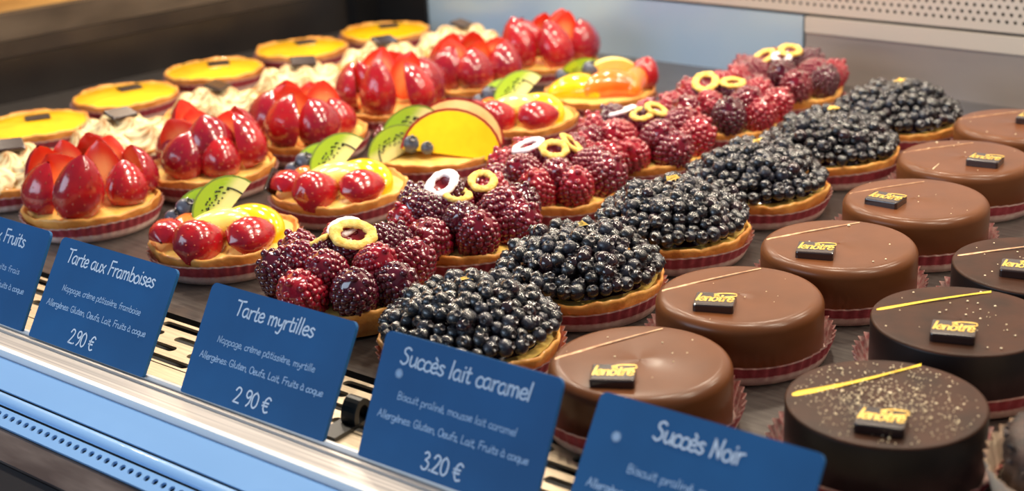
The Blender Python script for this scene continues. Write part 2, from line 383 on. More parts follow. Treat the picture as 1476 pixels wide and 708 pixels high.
def make_raspberry(m, seed):
    r0 = random.Random(seed); mb = MB()
    R, H = 0.0082, 0.0165   # max radius, height
    def prof(k): # k 0 (open end) .. 1 (tip)
        return R*(sqrt(max(0, 1-((k-0.28)/0.72)**2)) if k > 0.28 else 0.90+0.10*k/0.28)
    core = [(prof(k/8)*0.93+0.0001, H*k/8) for k in range(9)]
    mb.lathe(core, 16, 0)
    rows_ = 8
    for j in range(rows_):
        k = (j+0.35)/rows_*0.96; rr = prof(k)*0.88; zz = H*k*0.97; nn = max(3, round(2*pi*rr/0.0029))
        if j == rows_-1: nn = 4
        for i in range(nn):
            t = 2*pi*(i+0.5*(j % 2))/nn + r0.uniform(-.06, .06); s = 0.00162*r0.uniform(.88, 1.14)
            cpt = Vector((rr*cos(t), rr*sin(t), zz)); mb.add([cpt+q*s for q in IV], IF, 0)
    mb.add([Vector((0, 0, H*0.985))+q*0.0016 for q in IV], IF, 0)
    mb.lathe([(0.0066, -0.0002), (0.0050, 0.0006), (0.0040, 0.0030), (0.0005, 0.0042)], 14, 1)   # hollow
    return mb.mesh('raspberry', [m, rasp_core], True)
RASP = [make_raspberry(rasp_mats[i], i) for i in range(3)]
def make_rim(m, seed):
    mb = MB(); n = 40; k = 8; vs = []
    for i in range(n):
        t = 2*pi*i/n; q = 0.0021*(1+0.3*noise.noise((cos(t)*3, sin(t)*3, seed)))
        for j in range(k):
            a = 2*pi*j/k; w = 1+0.28*noise.noise((cos(t)*6, sin(t)*6, a*2+seed*3)); rr = 0.0060*(1+0.10*sin(2*t+seed))+q*cos(a)*w
            vs.append((rr*cos(t), rr*sin(t), -0.0006+q*0.75*sin(a)*w))
    mb.add(vs, [(i*k+j, ((i+1) % n)*k+j, ((i+1) % n)*k+(j+1) % k, i*k+(j+1) % k) for i in range(n) for j in range(k)])
    return mb.mesh('sugared_rim', [m], True)
RIMY = make_rim(yellow_dust, 1); RIMW = make_rim(white_dust, 2)

# strawberries: tip at +z, cut face at y=0 looking to +y (halves), skin bulges to -y
def make_strawberry(m, seed, half=True, L=0.032, R=0.0145):
    r0 = random.Random(seed); mb = MB(); ns = 11; na = 20 if half else 28
    def pr(k): return R*(sin(pi*min(1, (k*0.93+0.07)))**0.55)*(1.10-0.30*k)+0.0002
    ang = (lambda i: pi+pi*i/(na-1)) if half else (lambda i: 2*pi*i/na)
    vs = []
    for j in range(ns):
        k = j/(ns-1); rr = pr(k)
        if j in (0, ns-1): rr = 0.0012
        for i in range(na):
            t = ang(i); w = 1+0.035*sin(3*t+seed)+0.03*noise.noise((cos(t)*2, sin(t)*2, k*4+seed))
            vs.append((rr*w*cos(t), rr*w*sin(t)*0.92, L*k))
    fs = []
    for j in range(ns-1):
        for i in range(na-1 if half else na):
            q = (i+1) % na; fs.append((j*na+i, j*na+q, (j+1)*na+q, (j+1)*na+i))
    mb.add(vs, fs, 0)
    if half:
        cv = []; ca = []; cf = []
        for j in range(ns):
            a = Vector(vs[j*na]); b = Vector(vs[j*na+na-1])
            for i in range(9):
                u = i/8; p_ = a.lerp(b, u); e = 1-abs(2*u-1); k = j/(ns-1)
                cv.append((p_.x, 0.0006*e, p_.z)); ca.append(min(1, max(0, (e-0.18)*1.9))*sin(pi*min(1, k*1.15+0.05)) if k < .93 else 0)
        for j in range(ns-1):
            for i in range(8): cf.append((j*9+i, j*9+i+1, (j+1)*9+i+1, (j+1)*9+i))
        mb.add(cv, cf, 1, ca)
    # seeds
    for j in range(1, 8):
        k = j/8; rr = pr(k)
        nn = max(3, int((pi if half else 2*pi)*rr/0.0052))
        for i in range(nn):
            t = (pi if half else 0)+(pi if half else 2*pi)*(i+0.5*(j % 2)+.2)/nn
            if half and not (pi+.15 < t < 2*pi-.15): continue
            w = 1+0.035*sin(3*t+seed)
            c = Vector((rr*w*cos(t), rr*w*sin(t)*0.92, L*k)); nrm = Vector((cos(t), sin(t), 0.25)).normalized()
            u = Vector((-sin(t), cos(t), 0)); v_ = nrm.cross(u)
            mb.add([c+v_*0.0010+nrm*.0001, c+u*0.0005+nrm*.0001, c-v_*0.0008+nrm*.0001, c-u*0.0005+nrm*.0001, c+nrm*0.0005], [(0, 4, 1), (1, 4, 2), (2, 4, 3), (3, 4, 0)], 2)
    me = mb.mesh('strawberry', [m, straw_cut, straw_seed], True, True)
    return me
STR_H = [make_strawberry(straw_skin, 1), make_strawberry(straw_dark, 2, R=0.0155, L=0.031), make_strawberry(straw_skin, 3, R=0.0130, L=0.036)]
STR_W = [make_strawberry(straw_dark, 4, False, R=0.0135, L=0.030), make_strawberry(straw_skin, 5, False, R=0.0125, L=0.027)]

# fruit wedge: a slice of a ball; axis along x, skin towards -y/+z side, edge at the origin line
def make_wedge(name, R, ang, flesh, peel, sx=1.0, nt=16, na=8, thin=1.0, peelw=True):
    mb = MB(); vs = []
    for i in range(nt+1):
        t = pi*i/nt
        for j in range(na+1):
            a = -ang/2+ang*j/na
            vs.append((R*cos(t)*sx, R*sin(t)*sin(a), R*sin(t)*cos(a)*thin))
    fs = [(i*(na+1)+j, (i+1)*(na+1)+j, (i+1)*(na+1)+j+1, i*(na+1)+j+1) for i in range(nt) for j in range(na)]
    mb.add(vs, fs, 1)
    if flesh is not peel:
        for side in (-1, 1):
            a = side*ang/2; cv = []
            for i in range(nt+1):
                t = pi*i/nt
                for q in (1.0, 1.055): cv.append((R*q*cos(t)*sx, R*q*sin(t)*sin(a)*1.01, R*q*sin(t)*cos(a)*thin))
            mb.add(cv, [(2*i, 2*i+1, 2*i+3, 2*i+2) for i in range(nt)], 1)
    for side in (-1, 1):
        cv = []; ca = []; m_ = 7
        for i in range(nt+1):
            t = pi*i/nt; a = side*ang/2
            for j in range(m_+1):
                u = j/m_; cv.append((R*cos(t)*sx, u*R*sin(t)*sin(a), u*R*sin(t)*cos(a)*thin))
                d = u*sin(t); ca.append(1.0 if d < 0.32 else max(0, 1-(d-0.32)*4))
        mb.add(cv, [(i*(m_+1)+j, (i+1)*(m_+1)+j, (i+1)*(m_+1)+j+1, i*(m_+1)+j+1) for i in range(nt) for j in range(m_)], 0, ca)
    return mb
WEDGE_PEACH = make_wedge('peach_slice', 0.0225, radians(62), peach_flesh, peach_flesh, sx=1.1).mesh('peach_slice', [peach_flesh, peach_flesh], True, True)
WEDGE_APPLE = make_wedge('apple_slice', 0.0225, radians(40), apple_flesh, red_peel, sx=1.1).mesh('apple_slice', [apple_flesh, red_peel], True, True)
WEDGE_NECT = make_wedge('nectarine_slice', 0.0235, radians(70), mango_flesh, red_peel, sx=1.15).mesh('nectarine_slice', [mango_flesh, red_peel], True, True)
def make_bean(name, m, lx, ly, lz, bend, seed):
    mb = MB(); nu, nv = 20, 14; vs = []
    for i in range(nu+1):
        u = pi*i/nu; x = -cos(u)*lx; r = sin(u)**0.75
        for j in range(nv):
            v = 2*pi*j/nv; c, s_ = cos(v), sin(v)
            w = 1+0.03*noise.noise((x*120, c*2+seed, s_*2)); yy = ly*r*c*w; zz = lz*r*(s_ if s_ > 0 else s_*.55)*w
            vs.append((x, yy-bend*(x/lx)**2, zz))
    mb.add(vs, [(i*nv+j, i*nv+(j+1) % nv, (i+1)*nv+(j+1) % nv, (i+1)*nv+j) for i in range(nu) for j in range(nv)])
    return mb.mesh(name, [m], True)
BEAN_PEACH = make_bean('peach_slice', peach_flesh, 0.0225, 0.0105, 0.0105, 0.006, 1)
BEAN_MANGO = make_bean('mango_slice', mango_flesh, 0.0190, 0.0120, 0.0100, 0.006, 2)
BEAN_APRICOT = make_bean('apricot_slice', orange_flesh, 0.0170, 0.0090, 0.0095, 0.004, 3)
WEDGE_MANGO = make_wedge('mango_slice', 0.0205, radians(80), mango_flesh, mango_flesh, sx=1.15, thin=.8).mesh('mango_slice', [mango_flesh, mango_flesh], True, True)
WEDGE_ORANGE = make_wedge('apricot_slice', 0.0170, radians(75), orange_flesh, orange_flesh, sx=1.15).mesh('apricot_slice', [orange_flesh, orange_flesh], True, True)
kb = make_wedge('kiwi_slice', 0.0160, radians(52), kiwi_flesh, kiwi_peel, sx=1.1)
for side in (-1, 1):
    r0 = random.Random(side+5); a = side*radians(26)
    for i in range(64):
        t = pi*(i+.5)/64; d = 0.0160*(0.36+0.34*r0.random()); d2 = min(d, 0.0160*sin(t)*0.85)
        x_ = 0.0160*cos(t)*0.62*1.1; c = Vector((x_, d2*sin(a), d2*cos(a))); nrm = Vector((0, side*cos(a), -side*sin(a)*side)).normalized()
        nrm = Vector((0, cos(a)*side, -sin(a)*side))
        kb.add([c+q*0.00050+nrm*0.0001 for q in IV[:12]], [f for f in [(0, 11, 5), (0, 5, 1), (0, 1, 7), (0, 7, 10), (0, 10, 11), (1, 5, 9), (5, 11, 4), (11, 10, 2), (10, 7, 6), (7, 1, 8), (3, 9, 4), (3, 4, 2), (3, 2, 6), (3, 6, 8), (3, 8, 9), (4, 9, 5), (2, 4, 11), (6, 2, 10), (8, 6, 7), (9, 8, 1)]], 2)
KIWI = kb.mesh('kiwi_slice', [kiwi_flesh, kiwi_peel, kiwi_seed], True, True)

# rounded chocolate tile with gold lettering
def rbox(mb, w, d, h, b=0.0008, mi=0):
    prof = [(0, 0), (0, h-b), (b*.3, h-b*.3), (b, h)]
    vs = []
    n = 16
    def ring(ins, z):
        out = []
        rr = 0.0012
        for (sx, sy, a0) in ((1, 1, 0), (-1, 1, pi/2), (-1, -1, pi), (1, -1, 1.5*pi)):
            for q in range(4):
                a = a0+pi/2*q/3; out.append((sx*(w/2-rr)+(rr-min(ins, rr))*cos(a), sy*(d/2-rr)+(rr-min(ins, rr))*sin(a), z))
        return out
    for ins, z in prof: vs += ring(ins, z)
    fs = [(j*n+i, j*n+(i+1) % n, (j+1)*n+(i+1) % n, (j+1)*n+i) for j in range(3) for i in range(n)]
    fs.append(tuple(3*n+i for i in range(n))); mb.add(vs, fs, mi)

# ------------------------------------------------------------------ handwriting
GL = {
'T': (3.6, "0.1,6.8 2,6.7 4,7;2,6.8 1.9,3 1.7,0"), 'S': (3.4, "3.1,6.3 2.2,7 .9,6.2 1,4.6 2.4,3.4 2.6,1.4 1.4,0 .1,.8"),
'F': (3.3, "3.4,6.9 1.6,6.8 .8,6.7 .8,3 .6,0;.8,3.6 2.6,3.7"), 'N': (3.9, ".4,0 .6,3 .6,6.6|.6,6.6 2.9,.3|2.9,.3 3.1,4 3.3,7"),
'A': (3.8, ".2,0 1.9,6.9|1.9,6.9 3.4,0;.9,2.6 2.9,2.6"), 'L': (3.2, ".6,6.9 .5,3 .5,.1|.5,.1 2.8,.1"), 'G': (3.8, "3.2,6 2,7 .6,5.6 .4,2 1.8,0 3.2,.8 3.2,3|3.2,3 2,3"),
'B': (3.5, ".6,0 .6,6.8 2.4,6.6 2.6,4.4 .7,3.6 2.8,3 2.9,.8 .6,0"), 'M': (4.4, ".3,0 .7,6.8|.7,6.8 2,2|2,2 3.4,6.8|3.4,6.8 3.8,0"), 'O': (3.8, "2,7 .5,5.5 .5,1.5 2,0 3.4,1.5 3.4,5.5 2,7"),
'a': (3.2, "2.5,3.6 1.4,4.1 .3,2.8 .4,.8 1.3,0 2.3,1.2 2.6,3.9|2.6,3.9 2.5,1 3,0"), 'b': (3.1, ".5,7 .5,.2;.5,2.6 1.6,4 2.7,2.8 2.5,.6 1.4,0 .5,.8"),
'c': (2.6, "2.4,3.5 1.4,4.1 .3,2.8 .4,.8 1.4,0 2.5,.7"), 'd': (3.2, "2.6,7 2.6,0;2.5,3.2 1.4,4.1 .3,2.8 .4,.8 1.3,0 2.5,1.2"),
'e': (2.8, ".4,2 2.4,2.4 2.2,3.8 1.3,4.1 .3,2.6 .5,.6 1.6,0 2.6,.8"), 'f': (2.3, "2.4,6.6 1.5,7 1,5.6 .9,0;.1,3.9 2.1,4"),
'g': (3.1, "2.4,3.4 1.4,4.1 .3,2.8 .5,.8 1.4,.2 2.4,1.4|2.6,4 2.5,-1.2 1.4,-2.4 .3,-1.6"), 'h': (3.1, ".5,7 .5,0;.5,2.4 1.6,4 2.5,3 2.6,0"),
'i': (1.3, ".6,4 .6,0;.7,5.6 .8,5.9"), 'k': (3, ".5,7 .5,0;2.4,4 .6,1.8 2.6,0"), 'l': (1.4, ".8,7.2 .6,3 .5,0"),
'm': (4.4, ".4,4 .5,0;.5,2.6 1.3,4 2,3.2 2.1,0;2.1,2.6 3,4 3.7,3.2 3.9,0"), 'n': (3.1, ".4,4 .5,0;.5,2.4 1.6,4 2.5,3 2.6,0"),
'o': (3.1, "1.5,4.1 .3,2.9 .4,.8 1.5,0 2.7,1 2.6,3 1.5,4.1"), 'p': (3.1, ".5,4 .4,-2.4;.5,2.6 1.6,4.1 2.7,2.8 2.5,.6 1.4,0 .5,.8"),
'q': (3.1, "2.4,3.4 1.4,4.1 .3,2.8 .5,.8 1.4,0 2.4,1.2|2.6,4 2.6,-2.4"), 'r': (2.3, ".4,4 .5,0;.5,2.2 1.2,3.8 2.3,4"),
's': (2.5, "2.2,3.6 1.3,4.1 .5,3.2 1.4,2.2 2.2,1.2 1.4,0 .2,.5"), 't': (2.2, "1.1,6 .9,1 1.4,0 2.1,.4;.1,4 2,4.1"),
'u': (3.1, ".4,4 .4,1 1.3,0 2.4,1.4|2.6,4 2.5,1.4 2.9,0"), 'v': (2.8, ".3,4 1.4,0|1.4,0 2.5,4"), 'x': (2.7, ".2,4 2.5,0;2.4,4 .2,0"),
'y': (2.9, ".3,4 .5,1.6 1.4,1.2 2.4,2.4|2.6,4 2.2,0 1.4,-2.4 .3,-2"), ' ': (1.9, ""), ',': (1.2, ".6,.4 .3,-.9"), ':': (1.2, ".5,.2 .6,.5;.5,3 .6,3.3"), "'": (1, ".5,7 .4,5.6"),
'.': (1.1, ".4,.1 .6,.4"), '2': (3.2, ".3,5.4 1.2,7 2.6,6.2 2.2,3.8 .3,.2|.3,.2 2.9,.1"), '9': (3.1, "2.5,5 1.4,3.6 .4,4.8 .7,6.6 1.8,7 2.6,5.6 2.4,2 1.4,0"),
'0': (3.3, "1.6,7 .4,5.2 .5,1.5 1.6,0 2.8,1.5 2.8,5.2 1.6,7"), '3': (3.1, ".5,6.3 1.6,7 2.4,5.6 1.2,3.8|1.2,3.8 2.7,2.8 2.2,.4 .9,0 .2,.8"),
'\u20ac': (3.6, "3.3,6 2.2,6.9 1,5.4 .8,2 1.8,.1 3.1,.6;.1,4.2 2.6,4.3;.1,2.8 2.4,2.9"),
}
ACC = {'\u00e8': ('e', "1.2,6.2 2,5.1"), '\u00e9': ('e', "1.2,5.1 2,6.3"), '\u00e0': ('a', "1,6.2 1.9,5.1"), '\u00e2': ('a', ".7,5 1.4,6.1|1.4,6.1 2.2,5"), '\u00f4': ('o', ".6,5 1.5,6.6|1.5,6.6 2.4,5")}
def smooth_pts(pts):
    if len(pts) < 3: return pts
    out = []; P = [pts[0]]+pts+[pts[-1]]
    for i in range(1, len(P)-2):
        p0, p1, p2, p3 = P[i-1], P[i], P[i+1], P[i+2]
        for q in range(4):
            t = q/4
            out.append(tuple(0.5*((2*p1[c])+(-p0[c]+p2[c])*t+(2*p0[c]-5*p1[c]+4*p2[c]-p3[c])*t*t+(-p0[c]+3*p1[c]-3*p2[c]+p3[c])*t**3) for c in (0, 1)))
    out.append(pts[-1]); return out
def strokes(ch):
    ext = ''
    if ch in ACC: ch, ext = ACC[ch]
    adv, s = GL.get(ch, GL[' '])
    if ext: s = s+';'+ext
    st = []
    for part in s.replace('|', ';').split(';'):
        if part.strip(): st.append(smooth_pts([tuple(float(c) for c in p_.split(',')) for p_ in part.split()]))
    return adv, st
def text_mesh(name, text, x0, y0, width, cap, thick, m, wob=0.0, rise=0.0, frm=None, slant=0.12, seed=0):
    """handwritten strokes laid flat on a surface: cap = capital height, width = total width"""
    r0 = random.Random(seed); total = sum(strokes(c)[0] for c in text); kx = width/total; ky = cap/7.0
    mb = MB(); x = 0
    for c in text:
        adv, st = strokes(c); dy = r0.uniform(-wob, wob)
        for s in st:
            pts = [(x0+(x+px)*kx+py*ky*slant, y0+(py+dy)*ky) for px, py in s]
            L_ = []; R_ = []
            for i, q in enumerate(pts):
                a = pts[max(0, i-1)]; b = pts[min(len(pts)-1, i+1)]; dx, dz = b[0]-a[0], b[1]-a[1]; l = sqrt(dx*dx+dz*dz) or 1e-9
                nx, nz = -dz/l*thick/2, dx/l*thick/2
                ex = thick*0.35 if i == len(pts)-1 else (-thick*0.35 if i == 0 else 0)
                qx, qz = q[0]+dx/l*ex, q[1]+dz/l*ex
                L_.append((qx+nx, qz+nz)); R_.append((qx-nx, qz-nz))
            vs = [frm(*q) for q in L_]+[frm(*q) for q in R_]; n = len(pts)
            mb.add(vs, [(i, n+i, n+i+1, i+1) for i in range(n-1)])
        x += adv
    return mb.mesh(name, [m], False)

def make_tile_mesh(w, d, h): q = MB(); rbox(q, w, d, h); return q.mesh('chocolate_tile', [tile_choc], False)
TILE = make_tile_mesh(0.0178, 0.0150, 0.0038)
TILE_S = make_tile_mesh(0.0175, 0.0120, 0.0022)
LOGO = text_mesh('gold_lettering', 'len\u00f4tre', -0.0082, -0.0030, 0.0162, 0.0078, 0.0010, gold, frm=lambda a, b: (a, b, 0.0001))
sw = MB(); pts = smooth_pts([(-0.001, 0.0045), (0.003, 0.0062), (0.0085, 0.0060), (0.0086, 0.0035), (0.004, 0.0022)])
vs = []
for i, q in enumerate(pts): vs += [(q[0], q[1]+0.0006, 0.0001), (q[0]+.0002, q[1]-0.0006, 0.0001)]
sw.add(vs, [(2*i, 2*i+1, 2*i+3, 2*i+2) for i in range(len(pts)-1)])
SWOOSH = sw.mesh('gold_swoosh', [gold], False)
def add_tile(parent, x, y, z, rz=0.0, tilt=(0, 0), small=False, s=1.0):
    t = link('chocolate_tile', TILE_S if small else TILE, parent, (x, y, z), (tilt[0], tilt[1], rz), s)
    h = 0.0022 if small else 0.0038
    if not small:
        link('gold_lettering', LOGO, t, (0, 0, h)); link('gold_swoosh', SWOOSH, t, (0, 0, h))
    return t

# ------------------------------------------------------------------ chocolate cakes
def cake_mesh(name, R, H, b, mtop, mside):
    mb = MB(); prof = [(R-0.001, 0.0008), (R, 0.003), (R, H-b)]
    k = 8
    for i in range(1, k+1):
        a = pi/2*i/k; prof.append((R-b+b*cos(a), H-b+b*sin(a)))
    nrim = len(prof)
    for i in range(1, 7): prof.append(((R-b)*(1-i/6)+0.0002, H-0.0003*sin(pi*i/12)))
    def rf(r, z, t, j):
        return r*(1+0.004*sin(3*t+R*900)), z+0.0003*sin(2*t+1)*(z/H)
    mis = [1]*2+[1 if i < 2 else 0 for i in range(k)]+[0]*6
    mb.lathe(prof, 96, 0, rf, mis=mis)
    return mb.mesh(name, [mtop, mside], True)
MILK_CAKE = cake_mesh('cake_body', 0.0375, 0.0275, 0.0050, milk, milk)
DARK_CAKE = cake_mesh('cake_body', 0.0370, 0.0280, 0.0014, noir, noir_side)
def streak_mesh(m, R, z, x0, y0, x1, y1, w0, w1, bow, seed=0):
    mb = MB(); vs = []; n = 28
    for i in range(n+1):
        u = i/n; x = x0+(x1-x0)*u; y = y0+(y1-y0)*u+bow*sin(pi*u)
        w = w0*(1-u)**1.7+w1*u+0.6*w1*max(0, (u-.8)*5)+0.0003*noise.noise((u*14, seed, 0)); w = max(w, 0.00025)
        if i == 0: w *= .5
        vs += [(x, y+w/2, z), (x, y-w/2, z), (x, y+w/2*.5, z+0.0003), (x, y-w/2*.5, z+.0003)]
    fs = []
    for i in range(n):
        a = 4*i; fs += [(a, a+2, a+6, a+4), (a+2, a+3, a+7, a+6), (a+3, a+1, a+5, a+7)]
    mb.add(vs, fs); return mb.mesh('brush_stroke', [m], True)
def crumbs_mesh(n, R, seed, smin, smax, m, z, focus=None):
    r0 = random.Random(seed); mb = MB()
    for i in range(n):
        a = r0.uniform(0, 2*pi); r = R*sqrt(r0.random())
        x, y = r*cos(a), r*sin(a)
        if focus and r0.random() < 0.5: x, y = focus[0]+r0.gauss(0, .014), focus[1]+r0.gauss(0, .010)
        if x*x+y*y > R*R: continue
        s = r0.uniform(smin, smax)
        if r0.random() < 0.06: s *= 1.9
        mb.add([Vector((x, y, z))+Vector((q.x*s, q.y*s*r0.uniform(.7, 1), q.z*s*.6)) for q in IV[:12]], [(0, 11, 5), (0, 5, 1), (0, 1, 7), (0, 7, 10), (0, 10, 11), (1, 5, 9), (5, 11, 4), (11, 10, 2), (10, 7, 6), (7, 1, 8), (3, 9, 4), (3, 4, 2), (3, 2, 6), (3, 6, 8), (3, 8, 9), (4, 9, 5), (2, 4, 11), (6, 2, 10), (8, 6, 7), (9, 8, 1)])
    return mb.mesh('gold_crumbs', [m], True)

MILKS = [  # x, y, tile (local x, y, turn), label
 (-0.3050, 0.4200, (-0.0105, -0.0190, -0.06), 'milk chocolate cake nearest the glass, directly behind the Succ\u00e8s Noir card'),
 (-0.3090, 0.5020, (-0.0105, -0.0155, -0.10), 'second milk chocolate cake from the front, red and cream paper case showing right'),
 (-0.3030, 0.5830, (-0.0105, -0.0165, -0.08), 'third milk chocolate cake from the front, pale crumbs at its near rim'),
 (-0.3020, 0.6650, (-0.0150, -0.0110, -0.35), 'fourth milk chocolate cake from the front, its tile turned askew'),
 (-0.3110, 0.7470, (0.0110, -0.0120, -0.25), 'fifth milk chocolate cake from the front, with a pale smear on its left rim'),
 (-0.3130, 0.8290, (0.0085, 0.0040, -0.2), 'milk chocolate cake at the far end of its row near the steel wall'),
]
for i, (x, y, tl, lab) in enumerate(MILKS):
    c = empty('milk_chocolate_cake', (x, y, 0), face_rz(x, y)); tag(c, lab, 'cake', 'milk chocolate cakes in a row')
    link('paper_case', CASE_M, c, rot=(0, 0, i*1.7), label='fluted paper case with burgundy band over cream')
    link('cake_body', MILK_CAKE, c)
    if i < 3:
        link('brush_stroke', streak_mesh(cream_stroke, .0375, 0.0275, -0.0345, 0.0010, 0.0100, 0.0300, 0.0030, 0.0005, 0.001, i), c, label='thin pale brush stroke from the left rim')
    else:
        link('brush_stroke', streak_mesh(cream_stroke, .0375, 0.0274, -0.0340, 0.002, 0.0040, 0.028, 0.0010, 0.0003, 0.001, i), c)
    if i == 4: link('cream_smear', streak_mesh(crumb_gold, .0375, 0.0275, -0.0165, -0.0275, -0.0135, -0.0170, 0.0026, 0.0006, 0.0, 9), c, label='pale cream smear on the rim')
    q = link('gold_crumbs', crumbs_mesh(9, 0.033, 40+i, 0.0002, 0.00055, crumb_gold, 0.0276), c); q['kind'] = 'stuff'
    add_tile(c, tl[0], tl[1], 0.0272, tl[2])
DARKS = [
 (-0.2080, 0.4410, (-0.0010, -0.0205, -0.10), 'dark chocolate cake nearest the glass, dusted all over with gold specks'),
 (-0.2170, 0.5280, (-0.0025, -0.0190, -0.03), 'middle dark chocolate cake with a few pale crumbs and a gold stroke'),
 (-0.2150, 0.6050, (-0.0060, -0.0130, -0.03), 'rearmost dark chocolate cake, cut by the right edge of the view'),
]
for i, (x, y, tl, lab) in enumerate(DARKS):
    c = empty('dark_chocolate_cake', (x, y, 0), face_rz(x, y)); tag(c, lab, 'cake', 'dark chocolate cakes in a row')
    link('paper_case', CASE_D, c, rot=(0, 0, i*1.1), label='fluted paper case with burgundy band over cream')
    link('cake_body', DARK_CAKE, c)
    if i == 0: sm = streak_mesh(gold_bright, .037, 0.0281, -0.0340, -0.0010, 0.0130, 0.0335, 0.0054, 0.0012, -0.0015, 3)
    elif i == 1: sm = streak_mesh(gold_bright, .037, 0.0281, -0.0345, 0.0020, 0.0120, 0.0320, 0.0034, 0.0012, 0.0010, 5)
    else: sm = streak_mesh(cream_stroke, .037, 0.0281, -0.0345, 0.0020, 0.0100, 0.0300, 0.0024, 0.0010, 0.0010, 6)
    link('brush_stroke', sm, c, label='bright gold brush stroke across the top' if i < 2 else 'pale gold brush stroke')
    if i == 0:
        q = link('gold_crumbs', crumbs_mesh(760, 0.034, 3, 0.00014, 0.00044, crumb_gold, 0.0281, (0.0, 0.000)), c)
    else:
        q = link('gold_crumbs', crumbs_mesh(34, 0.034, 3+i, 0.0002, 0.0006, crumb_gold, 0.0281, (0.002, 0.004)), c)
    q['kind'] = 'stuff'
    add_tile(c, tl[0], tl[1], 0.0279, tl[2])
# crumbly pastry cut by the right border
c = empty('crumb_coated_cake', (-0.127, 0.452, 0), 0.2); tag(c, 'rough brown crumb coated cake cut by the lower right corner', 'cake')
mb = MB()
def rf(r, z, t, j):
    w = noise.noise((cos(t)*r*260, sin(t)*r*260, z*260))*0.0022
    return max(r+w*(1 if r > .01 else .2), .0002), z+(noise.noise((cos(t)*r*200, sin(t)*r*200, 7))*0.0014 if z > .01 else 0)
prof = [(0.034, 0.001)]+[(0.0365, 0.001+0.027*i/10) for i in range(11)]+[(0.035, 0.0315), (0.030, 0.034)]+[(0.030*(1-i/7)+.0002, 0.0345) for i in range(1, 8)]
mb.lathe(prof, 90, 0, rf); link('cake_body', mb.mesh('cake_body', [crumb_choc], True), c)
mb = MB(); rr_ = random.Random(5)
for i in range(150):
    a = rr_.uniform(0, 2*pi); z = rr_.uniform(.002, .032); s = rr_.uniform(.0008, .0022); ctr = Vector((0.0368*cos(a), 0.0368*sin(a), z))
    e = Matrix.Rotation(rr_.uniform(0, 3), 3, 'X') @ Matrix.Rotation(rr_.uniform(0, 3), 3, 'Z')
    mb.add([ctr+e @ Vector((q.x*s, q.y*s*.6, q.z*s*.35)) for q in IV[:12]], [(0, 11, 5), (0, 5, 1), (0, 1, 7), (0, 7, 10), (0, 10, 11), (1, 5, 9), (5, 11, 4), (11, 10, 2), (10, 7, 6), (7, 1, 8), (3, 9, 4), (3, 4, 2), (3, 2, 6), (3, 6, 8), (3, 8, 9), (4, 9, 5), (2, 4, 11), (6, 2, 10), (8, 6, 7), (9, 8, 1)])
q = link('chocolate_crumbs', mb.mesh('chocolate_crumbs', [crumb_choc], False), c); q['kind'] = 'stuff'
CASE_TALL = make_case_mesh(0.0375, 0.0430, 0.0220, 40, (case_plain, case_plain, case_plain))
link('paper_case', CASE_TALL, c, label='tall cream paper case')

# ------------------------------------------------------------------ blueberry tarts
def place(parent, name, me, p, z_axis, spin, s, label=None):
    q = Vector(z_axis).normalized().to_track_quat('Z', 'Y'); e = (q.to_matrix() @ Matrix.Rotation(spin, 3, 'Z')).to_euler()
    return link(name, me, parent, p, e, s, label)
BLUE = [(-0.400, 0.4220), (-0.403, 0.5060), (-0.405, 0.5900), (-0.404, 0.6740), (-0.402, 0.7580), (-0.399, 0.8420)]
BL = ['blueberry tart nearest the glass, its front hidden by the Succ\u00e8s lait caramel card',
      'second blueberry tart from the front, left of the second milk chocolate cake',
      'third blueberry tart from the front, with golden rim showing on the right',
      'fourth blueberry tart from the front, with a yellow fleck on top',
      'fifth blueberry tart from the front, behind the one with the yellow fleck',
      'blueberry tart farthest back, near the steel wall']
def dome(rn): return 0.0170*(1-rn**2.6)
for i, (x, y) in enumerate(BLUE):
    t = base_tart('blueberry_tart', x, y, face_rz(x, y), BL[i], 'tart', 'blueberry tarts in a row', FILL_DOME, 1.0, i)
    r0 = random.Random(100+i); pts = []
    R = 0.0385; rings = [0.0378, 0.0330, 0.0280, 0.0230, 0.0180, 0.0130, 0.0080, 0.003]
    for k, rr in enumerate(rings):
        nn = max(1, int(2*pi*rr/0.0064)); ph = r0.uniform(0, 6)
        for j in range(nn):
            a = ph+2*pi*j/nn+r0.uniform(-.03, .03); r2 = rr+r0.uniform(-.0012, .0010); rn = r2/0.040
            pts.append((r2*cos(a), r2*sin(a), 0.0172+dome(abs(rn))+r0.uniform(-.0012, .0014)+(0.0012 if k == 0 else 0), rn, a))
    for k in range(30):   # loose upper berries
        a = r0.uniform(0, 6.28); r2 = 0.034*sqrt(r0.random()); pts.append((r2*cos(a), r2*sin(a), 0.0172+dome(r2/.04)+0.0034, r2/.04, a))
    for (px, py, pz, rn, a) in pts:
        ax = Vector((cos(a)*rn*1.2, sin(a)*rn*1.2, 0.9))+Vector((r0.gauss(0, .7), r0.gauss(0, .7), r0.gauss(0, .4)))
        b_ = r0.choices([0, 1, 2, 3], [4, 4, 2, 1])[0]
        place(t, 'blueberry', BB[b_], (px, py, pz), ax, r0.uniform(0, 6), 0.00370*r0.uniform(.84, 1.16))
    gx, gy = (0.0, 0.006)
    mb = MB()
    for q in range(7):
        w = [Vector((r0.uniform(-.003, .003), r0.uniform(-.002, .002), r0.uniform(-.001, .001)))+Vector(o_) for o_ in ((0, 0, 0), (.003, 0, .0006), (.002, .002, .001), (-.001, .002, .0004))]
        mb.add(w, [(0, 1, 2, 3)])
    link('gold_leaf', mb.mesh('gold_leaf', [yellow_dust], False), t, (gx, gy, 0.0172+0.0165+0.0050), label='small yellow fleck on the berries')

